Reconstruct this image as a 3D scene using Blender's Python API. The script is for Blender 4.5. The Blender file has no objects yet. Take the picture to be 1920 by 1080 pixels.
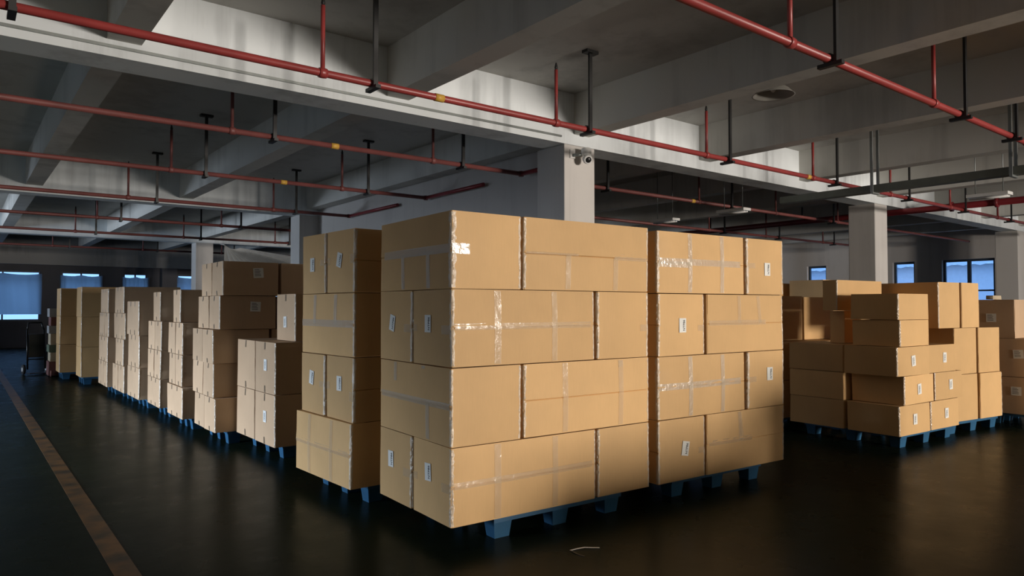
import bpy, bmesh, math, random
from mathutils import Vector, Matrix, noise as mnoise

random.seed(7)
scene = bpy.context.scene
COL = scene.collection

# ------------------------------------------------------------------ camera
F_PX, YAW, HOR = 1326.0, math.radians(38.1), 575.0
cam_d = bpy.data.cameras.new('camera')
cam_d.sensor_width = 36.0
cam_d.lens = 36.0 * F_PX / 1920.0
cam_d.clip_start, cam_d.clip_end = 0.05, 400
cam = bpy.data.objects.new('camera', cam_d)
COL.objects.link(cam)
cam.location = (0, 0, 1.6)
cam.rotation_euler = (math.pi / 2 + math.atan((HOR - 540.0) / F_PX), 0, -YAW)
scene.camera = cam

# ------------------------------------------------------------------ world, light, exposure
scene.view_settings.view_transform = 'Standard'
scene.view_settings.look = 'None'
scene.view_settings.gamma = 1.0
scene.view_settings.use_curve_mapping = False
scene.view_settings.exposure = 0.0

world = bpy.data.worlds.new('sky')
scene.world = world
world.use_nodes = True
wn, wl = world.node_tree.nodes, world.node_tree.links
wn['Background'].inputs['Color'].default_value = (0.32, 0.58, 1.0, 1)
wn['Background'].inputs['Strength'].default_value = 1.9

# extents of the hall: columns stand on a grid, the windows of the front and the left wall let the daylight in
X0, X1, Y0, Y1 = -11.4, 26.0, -22.0, 33.5
ZS, ZM, ZB = 4.55, 3.84, 3.99          # slab, underside of the main beams, underside of the cross beams
FRONT_WIN = [(8.3, 10.9), (11.5, 14.1)]
LEFT_WIN = [(8.0, 10.5), (12.0, 14.5), (21.5, 24.5)]

def window_light(name, loc, rot, w, h, power, color, spread=180):
    d = bpy.data.lights.new(name, 'AREA')
    d.shape, d.size, d.size_y = 'RECTANGLE', w, h
    d.energy, d.color = power, color
    d.spread = math.radians(spread)
    o = bpy.data.objects.new(name, d)
    COL.objects.link(o)
    o.location, o.rotation_euler = loc, rot
    return o

# daylight: bright yard outside the front openings to the right of the viewer, cool skylight falling in through the long side
FRONT_POWER = [4900, 1700]
for (a, b), pw in zip(FRONT_WIN, FRONT_POWER):
    window_light('window_daylight', ((a + b) / 2, Y0 - 0.35, 2.05), (math.radians(90), 0, 0), b - a, 2.1, pw, (1.0, 0.90, 0.80))
for k, (a, b) in enumerate(LEFT_WIN):
    tilt, spread, pw = ((63, 62, 640), (63, 62, 480), (98, 76, 260))[k]
    window_light('window_daylight', (X0 - 0.35, (a + b) / 2, 2.05), (math.radians(tilt), 0, math.radians(-90)), b - a, 2.1, pw, (0.72, 0.84, 1.0), spread)

# ------------------------------------------------------------------ materials
def new_mat(name):
    m = bpy.data.materials.new(name)
    m.use_nodes = True
    nt = m.node_tree
    return m, nt.nodes, nt.links, nt.nodes['Principled BSDF']

def setp(p, **k):
    for key, v in k.items():
        p.inputs[key.replace('_', ' ')].default_value = v

def simple(name, col, rough=0.6, metal=0.0, var=0.12, scale=6.0, bump=0.0, spec=0.5):
    m, n, l, p = new_mat(name)
    tc = n.new('ShaderNodeTexCoord')
    nz = n.new('ShaderNodeTexNoise'); nz.inputs['Scale'].default_value = scale; nz.inputs['Detail'].default_value = 5
    l.new(tc.outputs['Object'], nz.inputs['Vector'])
    cr = n.new('ShaderNodeValToRGB')
    cr.color_ramp.elements[0].position, cr.color_ramp.elements[1].position = 0.3, 0.7
    cr.color_ramp.elements[0].color = tuple(c * (1 - var) for c in col) + (1,)
    cr.color_ramp.elements[1].color = tuple(min(1, c * (1 + var)) for c in col) + (1,)
    l.new(nz.outputs['Fac'], cr.inputs['Fac']); l.new(cr.outputs['Color'], p.inputs['Base Color'])
    setp(p, Roughness=rough, Metallic=metal)
    p.inputs['Specular IOR Level'].default_value = spec
    if bump:
        b = n.new('ShaderNodeBump'); b.inputs['Strength'].default_value = bump; b.inputs['Distance'].default_value = 0.01
        l.new(nz.outputs['Fac'], b.inputs['Height']); l.new(b.outputs['Normal'], p.inputs['Normal'])
    return m

def kraft(name, base):
    m, n, l, p = new_mat(name)
    tc = n.new('ShaderNodeTexCoord'); oi = n.new('ShaderNodeObjectInfo')
    mp = n.new('ShaderNodeMapping'); mp.inputs['Scale'].default_value = (60, 60, 4)
    l.new(tc.outputs['Object'], mp.inputs['Vector'])
    fib = n.new('ShaderNodeTexNoise'); fib.inputs['Scale'].default_value = 2.0; fib.inputs['Detail'].default_value = 6
    l.new(mp.outputs['Vector'], fib.inputs['Vector'])
    blot = n.new('ShaderNodeTexNoise'); blot.inputs['Scale'].default_value = 2.2; blot.inputs['Detail'].default_value = 3
    l.new(tc.outputs['Object'], blot.inputs['Vector'])
    mix = n.new('ShaderNodeMath'); mix.operation = 'MULTIPLY_ADD'
    l.new(fib.outputs['Fac'], mix.inputs[0]); mix.inputs[1].default_value = 0.35; l.new(blot.outputs['Fac'], mix.inputs[2])
    cr = n.new('ShaderNodeValToRGB')
    cr.color_ramp.elements[0].position, cr.color_ramp.elements[1].position = 0.35, 1.0
    cr.color_ramp.elements[0].color = tuple(c * 0.90 for c in base) + (1,)
    cr.color_ramp.elements[1].color = tuple(c * 1.08 for c in base) + (1,)
    l.new(mix.outputs[0], cr.inputs['Fac'])
    hsv = n.new('ShaderNodeHueSaturation')
    mr = n.new('ShaderNodeMapRange'); mr.inputs['To Min'].default_value = 0.88; mr.inputs['To Max'].default_value = 1.08
    l.new(oi.outputs['Random'], mr.inputs['Value']); l.new(mr.outputs['Result'], hsv.inputs['Value'])
    l.new(cr.outputs['Color'], hsv.inputs['Color']); l.new(hsv.outputs['Color'], p.inputs['Base Color'])
    setp(p, Roughness=0.62)
    p.inputs['Specular IOR Level'].default_value = 0.35
    b = n.new('ShaderNodeBump'); b.inputs['Strength'].default_value = 0.12; b.inputs['Distance'].default_value = 0.004
    l.new(mix.outputs[0], b.inputs['Height']); l.new(b.outputs['Normal'], p.inputs['Normal'])
    return m

def tape_mat(name, amount=0.30, tint=(0.85, 0.70, 0.48), gloss=0.05, rough=0.22, bump=0.35, scale=18):
    """clear tape: a thin bright film over the board, crinkled so that it glints"""
    m, n, l, p = new_mat(name)
    out = n['Material Output']
    tr = n.new('ShaderNodeBsdfTransparent'); tr.inputs['Color'].default_value = (0.98, 0.97, 0.94, 1)
    mx = n.new('ShaderNodeMixShader'); mx.inputs['Fac'].default_value = amount
    gl = n.new('ShaderNodeBsdfGlossy'); gl.inputs['Roughness'].default_value = rough; gl.inputs['Color'].default_value = (0.9, 0.9, 0.9, 1)
    mg = n.new('ShaderNodeMixShader'); mg.inputs['Fac'].default_value = gloss
    l.new(tr.outputs[0], mx.inputs[1]); l.new(p.outputs[0], mx.inputs[2])
    l.new(mx.outputs[0], mg.inputs[1]); l.new(gl.outputs[0], mg.inputs[2])
    l.new(mg.outputs[0], out.inputs['Surface'])
    setp(p, Base_Color=tint + (1,), Roughness=0.45)
    tc = n.new('ShaderNodeTexCoord')
    nz = n.new('ShaderNodeTexNoise'); nz.inputs['Scale'].default_value = scale; nz.inputs['Detail'].default_value = 4
    l.new(tc.outputs['Object'], nz.inputs['Vector'])
    b = n.new('ShaderNodeBump'); b.inputs['Strength'].default_value = bump; b.inputs['Distance'].default_value = 0.02
    l.new(nz.outputs['Fac'], b.inputs['Height'])
    l.new(b.outputs['Normal'], gl.inputs['Normal'])
    return m

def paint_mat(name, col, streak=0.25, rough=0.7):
    """white emulsion with vertical streaks standing in for soft shadow streaks, and dusty blotches"""
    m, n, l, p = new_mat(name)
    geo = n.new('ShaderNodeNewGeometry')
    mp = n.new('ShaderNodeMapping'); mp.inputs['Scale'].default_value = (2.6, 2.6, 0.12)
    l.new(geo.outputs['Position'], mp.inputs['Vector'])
    st = n.new('ShaderNodeTexNoise'); st.inputs['Scale'].default_value = 1.3; st.inputs['Detail'].default_value = 6; st.inputs['Roughness'].default_value = 0.65  # stretched noise puts the soft vertical shadow streaks into the colour
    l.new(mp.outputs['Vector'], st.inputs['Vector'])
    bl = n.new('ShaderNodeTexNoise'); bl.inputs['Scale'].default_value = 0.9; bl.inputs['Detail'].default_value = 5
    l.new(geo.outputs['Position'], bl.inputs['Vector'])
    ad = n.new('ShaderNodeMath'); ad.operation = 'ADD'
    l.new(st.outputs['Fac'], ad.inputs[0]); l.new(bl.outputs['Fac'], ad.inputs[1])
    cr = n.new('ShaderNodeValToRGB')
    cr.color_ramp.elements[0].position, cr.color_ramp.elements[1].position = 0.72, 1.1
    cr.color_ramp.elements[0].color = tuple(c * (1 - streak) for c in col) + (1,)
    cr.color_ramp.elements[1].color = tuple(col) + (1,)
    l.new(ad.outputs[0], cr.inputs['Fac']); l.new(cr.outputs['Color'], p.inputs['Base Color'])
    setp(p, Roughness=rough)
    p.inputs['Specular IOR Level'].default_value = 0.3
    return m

def floor_mat():
    m, n, l, p = new_mat('green_epoxy_floor')
    geo = n.new('ShaderNodeNewGeometry')
    nz = n.new('ShaderNodeTexNoise'); nz.inputs['Scale'].default_value = 0.7; nz.inputs['Detail'].default_value = 7
    l.new(geo.outputs['Position'], nz.inputs['Vector'])
    cr = n.new('ShaderNodeValToRGB')
    cr.color_ramp.elements[0].position, cr.color_ramp.elements[1].position = 0.35, 0.7
    cr.color_ramp.elements[0].color = (0.006, 0.011, 0.007, 1)
    cr.color_ramp.elements[1].color = (0.011, 0.018, 0.010, 1)
    l.new(nz.outputs['Fac'], cr.inputs['Fac']); l.new(cr.outputs['Color'], p.inputs['Base Color'])
    sc = n.new('ShaderNodeTexNoise'); sc.inputs['Scale'].default_value = 3.0; sc.inputs['Detail'].default_value = 8
    l.new(geo.outputs['Position'], sc.inputs['Vector'])
    mr = n.new('ShaderNodeMapRange'); mr.inputs['To Min'].default_value = 0.20; mr.inputs['To Max'].default_value = 0.38
    l.new(sc.outputs['Fac'], mr.inputs['Value']); l.new(mr.outputs['Result'], p.inputs['Roughness'])
    wv = n.new('ShaderNodeTexNoise'); wv.inputs['Scale'].default_value = 9; wv.inputs['Detail'].default_value = 2
    l.new(geo.outputs['Position'], wv.inputs['Vector'])
    b = n.new('ShaderNodeBump'); b.inputs['Strength'].default_value = 0.06; b.inputs['Distance'].default_value = 0.02
    l.new(wv.outputs['Fac'], b.inputs['Height']); l.new(b.outputs['Normal'], p.inputs['Normal'])
    p.inputs['Specular IOR Level'].default_value = 0.25
    df = n.new('ShaderNodeBsdfDiffuse'); l.new(cr.outputs['Color'], df.inputs['Color'])
    mx = n.new('ShaderNodeMixShader'); mx.inputs['Fac'].default_value = 0.5
    l.new(df.outputs[0], mx.inputs[1]); l.new(p.outputs[0], mx.inputs[2]); l.new(mx.outputs[0], n['Material Output'].inputs['Surface'])
    return m

def line_mat():
    m, n, l, p = new_mat('worn_yellow_line')
    geo = n.new('ShaderNodeNewGeometry')
    nz = n.new('ShaderNodeTexNoise'); nz.inputs['Scale'].default_value = 5; nz.inputs['Detail'].default_value = 8
    l.new(geo.outputs['Position'], nz.inputs['Vector'])
    cr = n.new('ShaderNodeValToRGB')
    cr.color_ramp.elements[0].position, cr.color_ramp.elements[1].position = 0.35, 0.62
    cr.color_ramp.elements[0].color = (0.03, 0.022, 0.010, 1)
    cr.color_ramp.elements[1].color = (0.16, 0.075, 0.02, 1)
    l.new(nz.outputs['Fac'], cr.inputs['Fac']); l.new(cr.outputs['Color'], p.inputs['Base Color'])
    setp(p, Roughness=0.4)
    return m

def curtain_mat():
    m, n, l, p = new_mat('thin_blue_curtain')
    out = n['Material Output']
    tl = n.new('ShaderNodeBsdfTranslucent'); tl.inputs['Color'].default_value = (0.34, 0.40, 0.44, 1)
    mx = n.new('ShaderNodeMixShader'); mx.inputs['Fac'].default_value = 0.25
    setp(p, Base_Color=(0.25, 0.33, 0.45, 1), Roughness=0.8)
    l.new(tl.outputs[0], mx.inputs[1]); l.new(p.outputs[0], mx.inputs[2]); l.new(mx.outputs[0], out.inputs['Surface'])
    return m

def glass_mat():
    m, n, l, p = new_mat('window_glass')
    out = n['Material Output']
    tr = n.new('ShaderNodeBsdfTransparent'); tr.inputs['Color'].default_value = (0.88, 0.93, 1.0, 1)
    gl = n.new('ShaderNodeBsdfGlossy'); gl.inputs['Roughness'].default_value = 0.03
    mx = n.new('ShaderNodeMixShader'); mx.inputs['Fac'].default_value = 0.06
    l.new(tr.outputs[0], mx.inputs[1]); l.new(gl.outputs[0], mx.inputs[2]); l.new(mx.outputs[0], out.inputs['Surface'])
    return m

M = dict(
    kraft=kraft('kraft_cardboard', (0.68, 0.43, 0.195)),
    kraft2=kraft('brown_kraft_cardboard', (0.58, 0.40, 0.25)),
    tape=tape_mat('clear_packing_tape'),
    edge=tape_mat('crinkled_clear_tape', 0.45, (0.92, 0.82, 0.64), 0.16, 0.30, 0.9, 40),
    shiny=tape_mat('glossy_clear_tape', 0.35, (0.9, 0.80, 0.62), 0.16, 0.28, 0.5, 22),
    cross=paint_mat('cross_beam_paint', (0.62, 0.61, 0.57), 0.22),
    shadedred=simple('shaded_red_pipe_paint', (0.17, 0.05, 0.045), 0.55, var=0.2, scale=3),  # the red pipe paint with the dimness of the deeper bays in its colour
    slit=simple('brown_tape_end', (0.20, 0.15, 0.10), 0.4),
    paper=simple('white_label_paper', (0.80, 0.80, 0.76), 0.6, var=0.04),
    ink=simple('black_print', (0.03, 0.03, 0.03), 0.6),
    paint=paint_mat('white_beam_paint', (0.86, 0.91, 0.93), 0.26),
    slab=paint_mat('grey_slab_paint', (0.56, 0.55, 0.52), 0.22),
    colp=paint_mat('column_paint', (0.61, 0.585, 0.555), 0.12),
    wall=paint_mat('wall_paint', (0.54, 0.51, 0.48), 0.15),
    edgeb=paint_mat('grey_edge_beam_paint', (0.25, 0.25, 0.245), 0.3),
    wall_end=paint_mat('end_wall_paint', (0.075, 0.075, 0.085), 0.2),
    wall_dark=paint_mat('dark_wall_paint', (0.42, 0.41, 0.39), 0.15),
    floor=floor_mat(), line=line_mat(), curtain=curtain_mat(), glass=glass_mat(),
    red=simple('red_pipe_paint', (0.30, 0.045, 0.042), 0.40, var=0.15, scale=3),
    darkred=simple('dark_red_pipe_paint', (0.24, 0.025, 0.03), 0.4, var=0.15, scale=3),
    yellow=simple('yellow_band', (0.62, 0.36, 0.06), 0.5),
    steel=simple('black_steel', (0.025, 0.025, 0.025), 0.5, 0.3),
    galv=simple('galvanised_steel', (0.26, 0.28, 0.27), 0.45, 0.6),
    brass=simple('brass', (0.45, 0.32, 0.12), 0.35, 0.8),
    tray=simple('grey_green_tray', (0.14, 0.155, 0.13), 0.55),
    blue=simple('blue_plastic', (0.022, 0.10, 0.20), 0.45, var=0.15),
    frame=simple('dark_window_frame', (0.03, 0.045, 0.065), 0.5),
    whitep=simple('white_plastic', (0.72, 0.72, 0.70), 0.4, var=0.03),
    black=simple('black_plastic', (0.015, 0.015, 0.015), 0.3),
    lampg=simple('grey_lamp_enamel', (0.32, 0.31, 0.28), 0.45),
    rubber=simple('rubber', (0.02, 0.02, 0.02), 0.8),
    roof=simple('blue_grey_roof_sheet', (0.5, 0.56, 0.62), 0.5, var=0.05),
    rend=simple('pale_render', (0.72, 0.76, 0.82), 0.8, var=0.05),
    ground=simple('concrete_yard', (0.4, 0.4, 0.4), 0.9),
    tarp=simple('white_tarp', (0.52, 0.54, 0.55), 0.6, var=0.08),
    greyc=simple('grey_carton', (0.30, 0.30, 0.30), 0.7),
    redc=simple('maroon_carton', (0.16, 0.06, 0.05), 0.7),
    greenc=simple('green_carton', (0.10, 0.14, 0.09), 0.7),
    creamc=simple('cream_carton', (0.46, 0.38, 0.26), 0.7),
)

# ------------------------------------------------------------------ mesh helpers
def link(name, me, mat, parent=None, loc=None, rot=None):
    o = bpy.data.objects.new(name, me)
    COL.objects.link(o)
    if mat is not None and hasattr(me, 'materials') and not me.materials:
        me.materials.append(mat)
    if parent is not None:
        o.parent = parent
    if loc is not None:
        o.location = loc
    if rot is not None:
        o.rotation_euler = rot
    return o

def tag(o, label=None, cat=None, group=None, kind=None):
    if label: o['label'] = label
    if cat: o['category'] = cat
    if group: o['group'] = group
    if kind: o['kind'] = kind
    return o

def empty(name, loc=(0, 0, 0), rz=0.0):
    o = bpy.data.objects.new(name, None)
    o.empty_display_size = 0.1
    COL.objects.link(o)
    o.location, o.rotation_euler = loc, (0, 0, rz)
    return o

class MB:
    def __init__(self):
        self.bm = bmesh.new()
    def box(self, x0, x1, y0, y1, z0, z1, taper=0.0):
        v = []
        for z, t in ((z0, taper), (z1, 0.0)):
            for x, y in ((x0 + t, y0 + t), (x1 - t, y0 + t), (x1 - t, y1 - t), (x0 + t, y1 - t)):
                v.append(self.bm.verts.new((x, y, z)))
        for f in ((3, 2, 1, 0), (4, 5, 6, 7), (0, 1, 5, 4), (1, 2, 6, 5), (2, 3, 7, 6), (3, 0, 4, 7)):
            self.bm.faces.new([v[i] for i in f])
        return self
    def tube(self, a, b, r, n=10, r2=None, caps=True):
        a, b = Vector(a), Vector(b)
        d = (b - a).normalized()
        u = d.orthogonal().normalized(); w = d.cross(u)
        r2 = r if r2 is None else r2
        rings = []
        for p, rr in ((a, r), (b, r2)):
            rings.append([self.bm.verts.new(p + (u * math.cos(2 * math.pi * k / n) + w * math.sin(2 * math.pi * k / n)) * rr) for k in range(n)])
        for k in range(n):
            f = self.bm.faces.new((rings[0][k], rings[0][(k + 1) % n], rings[1][(k + 1) % n], rings[1][k])); f.smooth = True
        if caps:
            self.bm.faces.new(list(reversed(rings[0]))); self.bm.faces.new(rings[1])
        return self
    def path(self, pts, r, n=10):
        for a, b in zip(pts[:-1], pts[1:]):
            self.tube(a, b, r, n)
        return self
    def lathe(self, prof, n=24, c=(0, 0, 0), axis=(0, 0, 1)):
        q = Vector((0, 0, 1)).rotation_difference(Vector(axis).normalized())
        rings = []
        for r, z in prof:
            rings.append([self.bm.verts.new(Vector(c) + q @ Vector((r * math.cos(2 * math.pi * k / n), r * math.sin(2 * math.pi * k / n), z))) for k in range(n)])
        for i in range(len(rings) - 1):
            for k in range(n):
                f = self.bm.faces.new((rings[i][k], rings[i][(k + 1) % n], rings[i + 1][(k + 1) % n], rings[i + 1][k])); f.smooth = True
        self.bm.faces.new(list(reversed(rings[0]))); self.bm.faces.new(rings[-1])
        return self
    def mesh(self, name):
        bmesh.ops.recalc_face_normals(self.bm, faces=self.bm.faces)
        me = bpy.data.meshes.new(name)
        self.bm.to_mesh(me); self.bm.free()
        return me
    def build(self, name, mat, parent=None, loc=None, rot=None):
        return link(name, self.mesh(name), mat, parent, loc, rot)

def bevelled(o, w=0.01, seg=2):
    b = o.modifiers.new('bevel', 'BEVEL'); b.width = w; b.segments = seg; b.limit_method = 'ANGLE'
    return o

def struct(o, label, cat=None):
    return tag(o, label, cat, None, 'structure')

# ------------------------------------------------------------------ the hall
struct(MB().box(X0, X1, Y0, Y1, -0.2, 0.0).build('floor', M['floor']), 'dark green glossy epoxy floor of the hall', 'floor')
struct(MB().box(X0 - 0.3, X1 + 0.3, Y0 - 0.3, Y1 + 0.3, ZS, ZS + 0.2).build('ceiling', M['slab']), 'grey painted concrete ceiling slab between the beams', 'ceiling')
line = struct(MB().box(0.76, 0.89, -4.0, 31.0, 0.0, 0.003).build('floor_line', M['line']), 'worn orange-yellow line painted along the aisle floor', 'floor line')

def wall_y(name, y, t, wins, zlo, zhi, label, mat='wall'):
    m = MB(); x = X0 - 0.3
    for a, b in sorted(wins):
        m.box(x, a, y, y + t, 0, ZS); m.box(a, b, y, y + t, 0, zlo); m.box(a, b, y, y + t, zhi, ZS); x = b
    m.box(x, X1 + 0.3, y, y + t, 0, ZS)
    return struct(m.build(name, M[mat]), label, 'wall')

def wall_x(name, x, t, wins, zlo, zhi, label, mat='wall'):
    m = MB(); y = Y0
    for a, b in sorted(wins):
        m.box(x, x + t, y, a, 0, ZS); m.box(x, x + t, a, b, 0, zlo); m.box(x, x + t, a, b, zhi, ZS); y = b
    m.box(x, x + t, y, Y1, 0, ZS)
    return struct(m.build(name, M[mat]), label, 'wall')

BACK_WIN = [(-2.8, -0.3), (0.15, 2.58), (3.28, 4.66), (5.50, 6.40), (7.60, 9.6), (11.2, 13.6), (15.0, 17.4), (19, 21.4)]
RIGHT_WIN = [(8.22, 9.76), (10.62, 11.35), (13.78, 14.55), (16.4, 18.0), (20, 22), (2.0, 4.0), (-4, -2)]
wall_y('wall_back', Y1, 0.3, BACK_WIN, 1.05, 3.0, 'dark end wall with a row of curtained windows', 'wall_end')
wall_x('wall_right', X1, 0.3, RIGHT_WIN, 1.2, 3.16, 'grey side wall with blue-lit windows behind the far stacks')
wall_y('wall_front', Y0 - 0.3, 0.3, FRONT_WIN, 1.0, 3.1, 'window wall behind the viewer', 'wall_dark')
wall_x('wall_left', X0 - 0.3, 0.3, LEFT_WIN, 1.0, 3.1, 'window wall on the near long side', 'wall_dark')
struct(MB().box(7.02, 7.2, 7.74, 16.69, 0, ZS - 0.001).build('wall_partition', M['wall']),
       'plain dark grey partition wall behind the camera column', 'wall')

# columns
CX, CY = [6.52, 15.57, 24.5], [-11.95, -2.4, 7.15, 16.7, 26.2]
col_label = {(6.52, 7.15): 'white square column carrying the security camera', (15.57, 7.15): 'white square column behind the stacks by the cable tray',
             (24.5, 7.15): 'grey square column at the edge near the side windows', (6.52, 16.7): 'dim square column beyond the partition wall pipes',
             (6.52, 26.2): 'distant square column beside the pleated tarp',
             (15.57, 16.7): 'shadowed square column in the second row behind the stacks across the aisle', (15.57, 26.2): 'shadowed square column in the third row behind the stacks across the aisle',
             (24.5, 16.7): 'far square column by the side wall, second row', (24.5, 26.2): 'far square column by the side wall, third row',
             (15.57, -2.4): 'square column just behind the viewer', (15.57, -11.95): 'square column far behind the viewer'}
for x in CX:
    for y in CY:
        if y < 0 and x != 15.57: continue
        struct(bevelled(MB().box(x, x + 0.58, y, y + 0.58, 0, ZM).build('column', M['colp']), 0.012),
               col_label.get((x, y), 'white square concrete column'), 'column')

# main beams, along x over every row of columns
mlab = ['long white main beam far behind the viewer', 'long white main beam just behind the viewer', 'long white main beam with a thin conduit, over the camera column',
        'dim main beam one bay behind the camera column', 'dark main beam two bays behind the camera column']
beams = []
for y, lb in zip(CY, mlab):
    beams.append(struct(MB().box(X0, X1, y - 0.005, y + 0.42, ZM, ZS).build('main_beam', M['paint']), lb, 'beam'))
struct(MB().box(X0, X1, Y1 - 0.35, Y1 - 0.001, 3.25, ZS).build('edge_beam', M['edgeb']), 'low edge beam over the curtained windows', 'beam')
m = MB(); m.box(X0, 6.45, 7.122, 7.144, ZM + 0.075, ZM + 0.10)
m.build('conduit', M['galv'], beams[2])
m = MB()
for k in range(9): m.box(-1.6 + k * 0.92, -1.57 + k * 0.92, 7.118, 7.146, ZM + 0.068, ZM + 0.107)
# cross beams, along y
SX = [-10.2, -7.4, -4.6, -1.72, 1.15, 3.94, 6.84, 9.62, 12.66, 15.8, 18.8, 21.8, 24.7]
for i, x in enumerate(SX):
    y0 = Y0
    for k, yb in enumerate(CY + [Y1 - 0.35]):
        y1 = yb - 0.005
        where = ['far behind the viewer', 'in the bay behind the viewer', 'in the nearest bay', 'in the second bay', 'in the third bay', 'in the farthest bay'][k]
        struct(MB().box(x - 0.14, x + 0.14, y0, y1, ZB, ZS).build('cross_beam', M['cross']),
               'concrete cross beam, number %d from the left wall, %s' % (i + 1, where), 'beam')
        y0 = yb + 0.42

# windows
def window_y(n, a, b, y, z0, z1, label):
    w = empty('window_%d' % n, ((a + b) / 2, y, z0)); struct(w, label, 'window')
    hw, h = (b - a) / 2, z1 - z0
    m = MB(); t = 0.055
    m.box(-hw, hw, -.04, .04, 0, t).box(-hw, hw, -.04, .04, h - t, h).box(-hw, -hw + t, -.04, .04, t, h - t).box(hw - t, hw, -.04, .04, t, h - t)
    m.build('window_frame', M['frame'], w)
    MB().box(-t / 2, t / 2, -.035, .035, t, h - t).build('mullion', M['frame'], w)
    MB().box(-hw + t, hw - t, -.03, .03, h * 0.86, h * 0.86 + 0.04).build('transom', M['frame'], w)
    for s in (-1, 1):
        MB().box(min(s * t / 2, s * (hw - t)), max(s * t / 2, s * (hw - t)), -.004, .004, t, h - t).build('pane', M['glass'], w)
    return w

def window_x(n, a, b, x, z0, z1, label):
    w = empty('window_%d' % n, (x, (a + b) / 2, z0)); struct(w, label, 'window')
    hw, h = (b - a) / 2, z1 - z0
    t = 0.075
    m = MB()
    m.box(-.04, .04, -hw, hw, 0, t).box(-.04, .04, -hw, hw, h - t, h).box(-.04, .04, -hw, -hw + t, t, h - t).box(-.04, .04, hw - t, hw, t, h - t)
    m.build('window_frame', M['frame'], w)
    two = (b - a) > 1.2
    if two: MB().box(-.035, .035, -0.055, 0.055, t, h - t).build('mullion', M['frame'], w)
    MB().box(-.03, .03, -hw + t, hw - t, h * 0.46, h * 0.46 + 0.05).build('transom', M['frame'], w)
    for s in ((-1, 1) if two else (0,)):
        lo, hi = (-hw + t, hw - t) if s == 0 else (min(s * .055, s * (hw - t)), max(s * .055, s * (hw - t)))
        MB().box(-.004, .004, lo, hi, t, h - t).build('pane', M['glass'], w)
    return w

bl = ['far-end window hidden at the frame edge', 'leftmost window in the dark end wall with a blue curtain', 'second window in the dark end wall, blue curtain sagging',
      'third window in the dark end wall, beside the pilaster', 'fourth window in the dark end wall, next to the tall stack']
wi = 1
for (a, b), lb in zip(BACK_WIN[:5], bl):
    window_y(wi, a, b, Y1 + 0.15, 1.05, 3.0, lb); wi += 1
rl = ['widest side window with two panes beside the nearest right stack', 'narrow side window just beside the grey column', 'small side window far behind the cartons']
for (a, b), lb in zip(RIGHT_WIN[:3], rl):
    window_x(wi, a, b, X1 + 0.15, 1.2, 3.16, lb); wi += 1
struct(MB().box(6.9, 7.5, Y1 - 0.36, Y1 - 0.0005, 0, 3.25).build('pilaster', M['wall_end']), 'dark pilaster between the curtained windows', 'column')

def curtain(a, b, lo, hi, label, seed):
    rnd = random.Random(seed)
    bm = bmesh.new(); nx, nz = 36, 14; g = []
    for j in range(nz + 1):
        row = []
        for i in range(nx + 1):
            s, t = i / nx, j / nz
            x = a + (b - a) * s
            sag = -0.05 * math.sin(math.pi * (s * 2 % 1)) * (t ** 3) * rnd.uniform(0.9, 1.1)
            z = lo + (hi - lo) * t + sag
            y = Y1 - 0.05 + 0.02 * math.sin(s * 40 + 2 * t) + 0.018 * math.sin(7 * t + 6 * s + seed)
            row.append(bm.verts.new((x, y, z)))
        g.append(row)
    for j in range(nz):
        for i in range(nx):
            f = bm.faces.new((g[j][i], g[j][i + 1], g[j + 1][i + 1], g[j + 1][i])); f.smooth = True
    me = bpy.data.meshes.new('curtain'); bm.to_mesh(me); bm.free()
    o = link('curtain', me, M['curtain'])
    return tag(o, label, 'curtain', 'curtains on the end wall')
curtain(0.1, 2.62, 1.30, 2.90, 'thin blue curtain over the leftmost end-wall window', 1)
curtain(3.22, 4.72, 1.10, 2.88, 'thin blue curtain over the second end-wall window', 2)
curtain(5.44, 6.46, 1.10, 2.86, 'thin blue curtain over the third end-wall window beside the pilaster', 3)
curtain(7.54, 9.66, 1.10, 2.90, 'thin blue curtain over the fourth end-wall window near the tall stack', 4)

# outside: yard and the neighbouring building seen through the side windows
struct(MB().box(-60, 90, -60, 90, -0.5, -0.25).build('ground', M['ground']), 'concrete yard outside the hall', 'ground')
nb = empty('neighbouring_building', (44, 10, -0.25)); tag(nb, 'pale low building with a ribbed blue roof outside the side windows', 'building')
MB().box(0, 12, -22, 30, 0, 4.2).build('wall', M['rend'], nb)
rf = MB()
bm = rf.bm
N = 130
lo_, hi_ = [], []
for k in range(N + 1):
    y = -22.5 + 53.0 * k / N
    dz = 0.05 * (1 if k % 2 else -1)
    lo_.append(bm.verts.new((-0.6, y, 4.15 + dz))); hi_.append(bm.verts.new((7.0, y, 6.3 + dz)))
for k in range(N):
    bm.faces.new((lo_[k], lo_[k + 1], hi_[k + 1], hi_[k]))
rf.build('roof', M['roof'], nb)

# ------------------------------------------------------------------ cartons
def lin(a, b, n):
    return [a + (b - a) * k / n for k in range(n + 1)]

FACES = {'-y': ((1, 0, 0), (0, 0, 1), (0, -1, 0)), '+y': ((-1, 0, 0), (0, 0, 1), (0, 1, 0)),
         '-x': ((0, -1, 0), (0, 0, 1), (-1, 0, 0)), '+x': ((0, 1, 0), (0, 0, 1), (1, 0, 0))}

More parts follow.
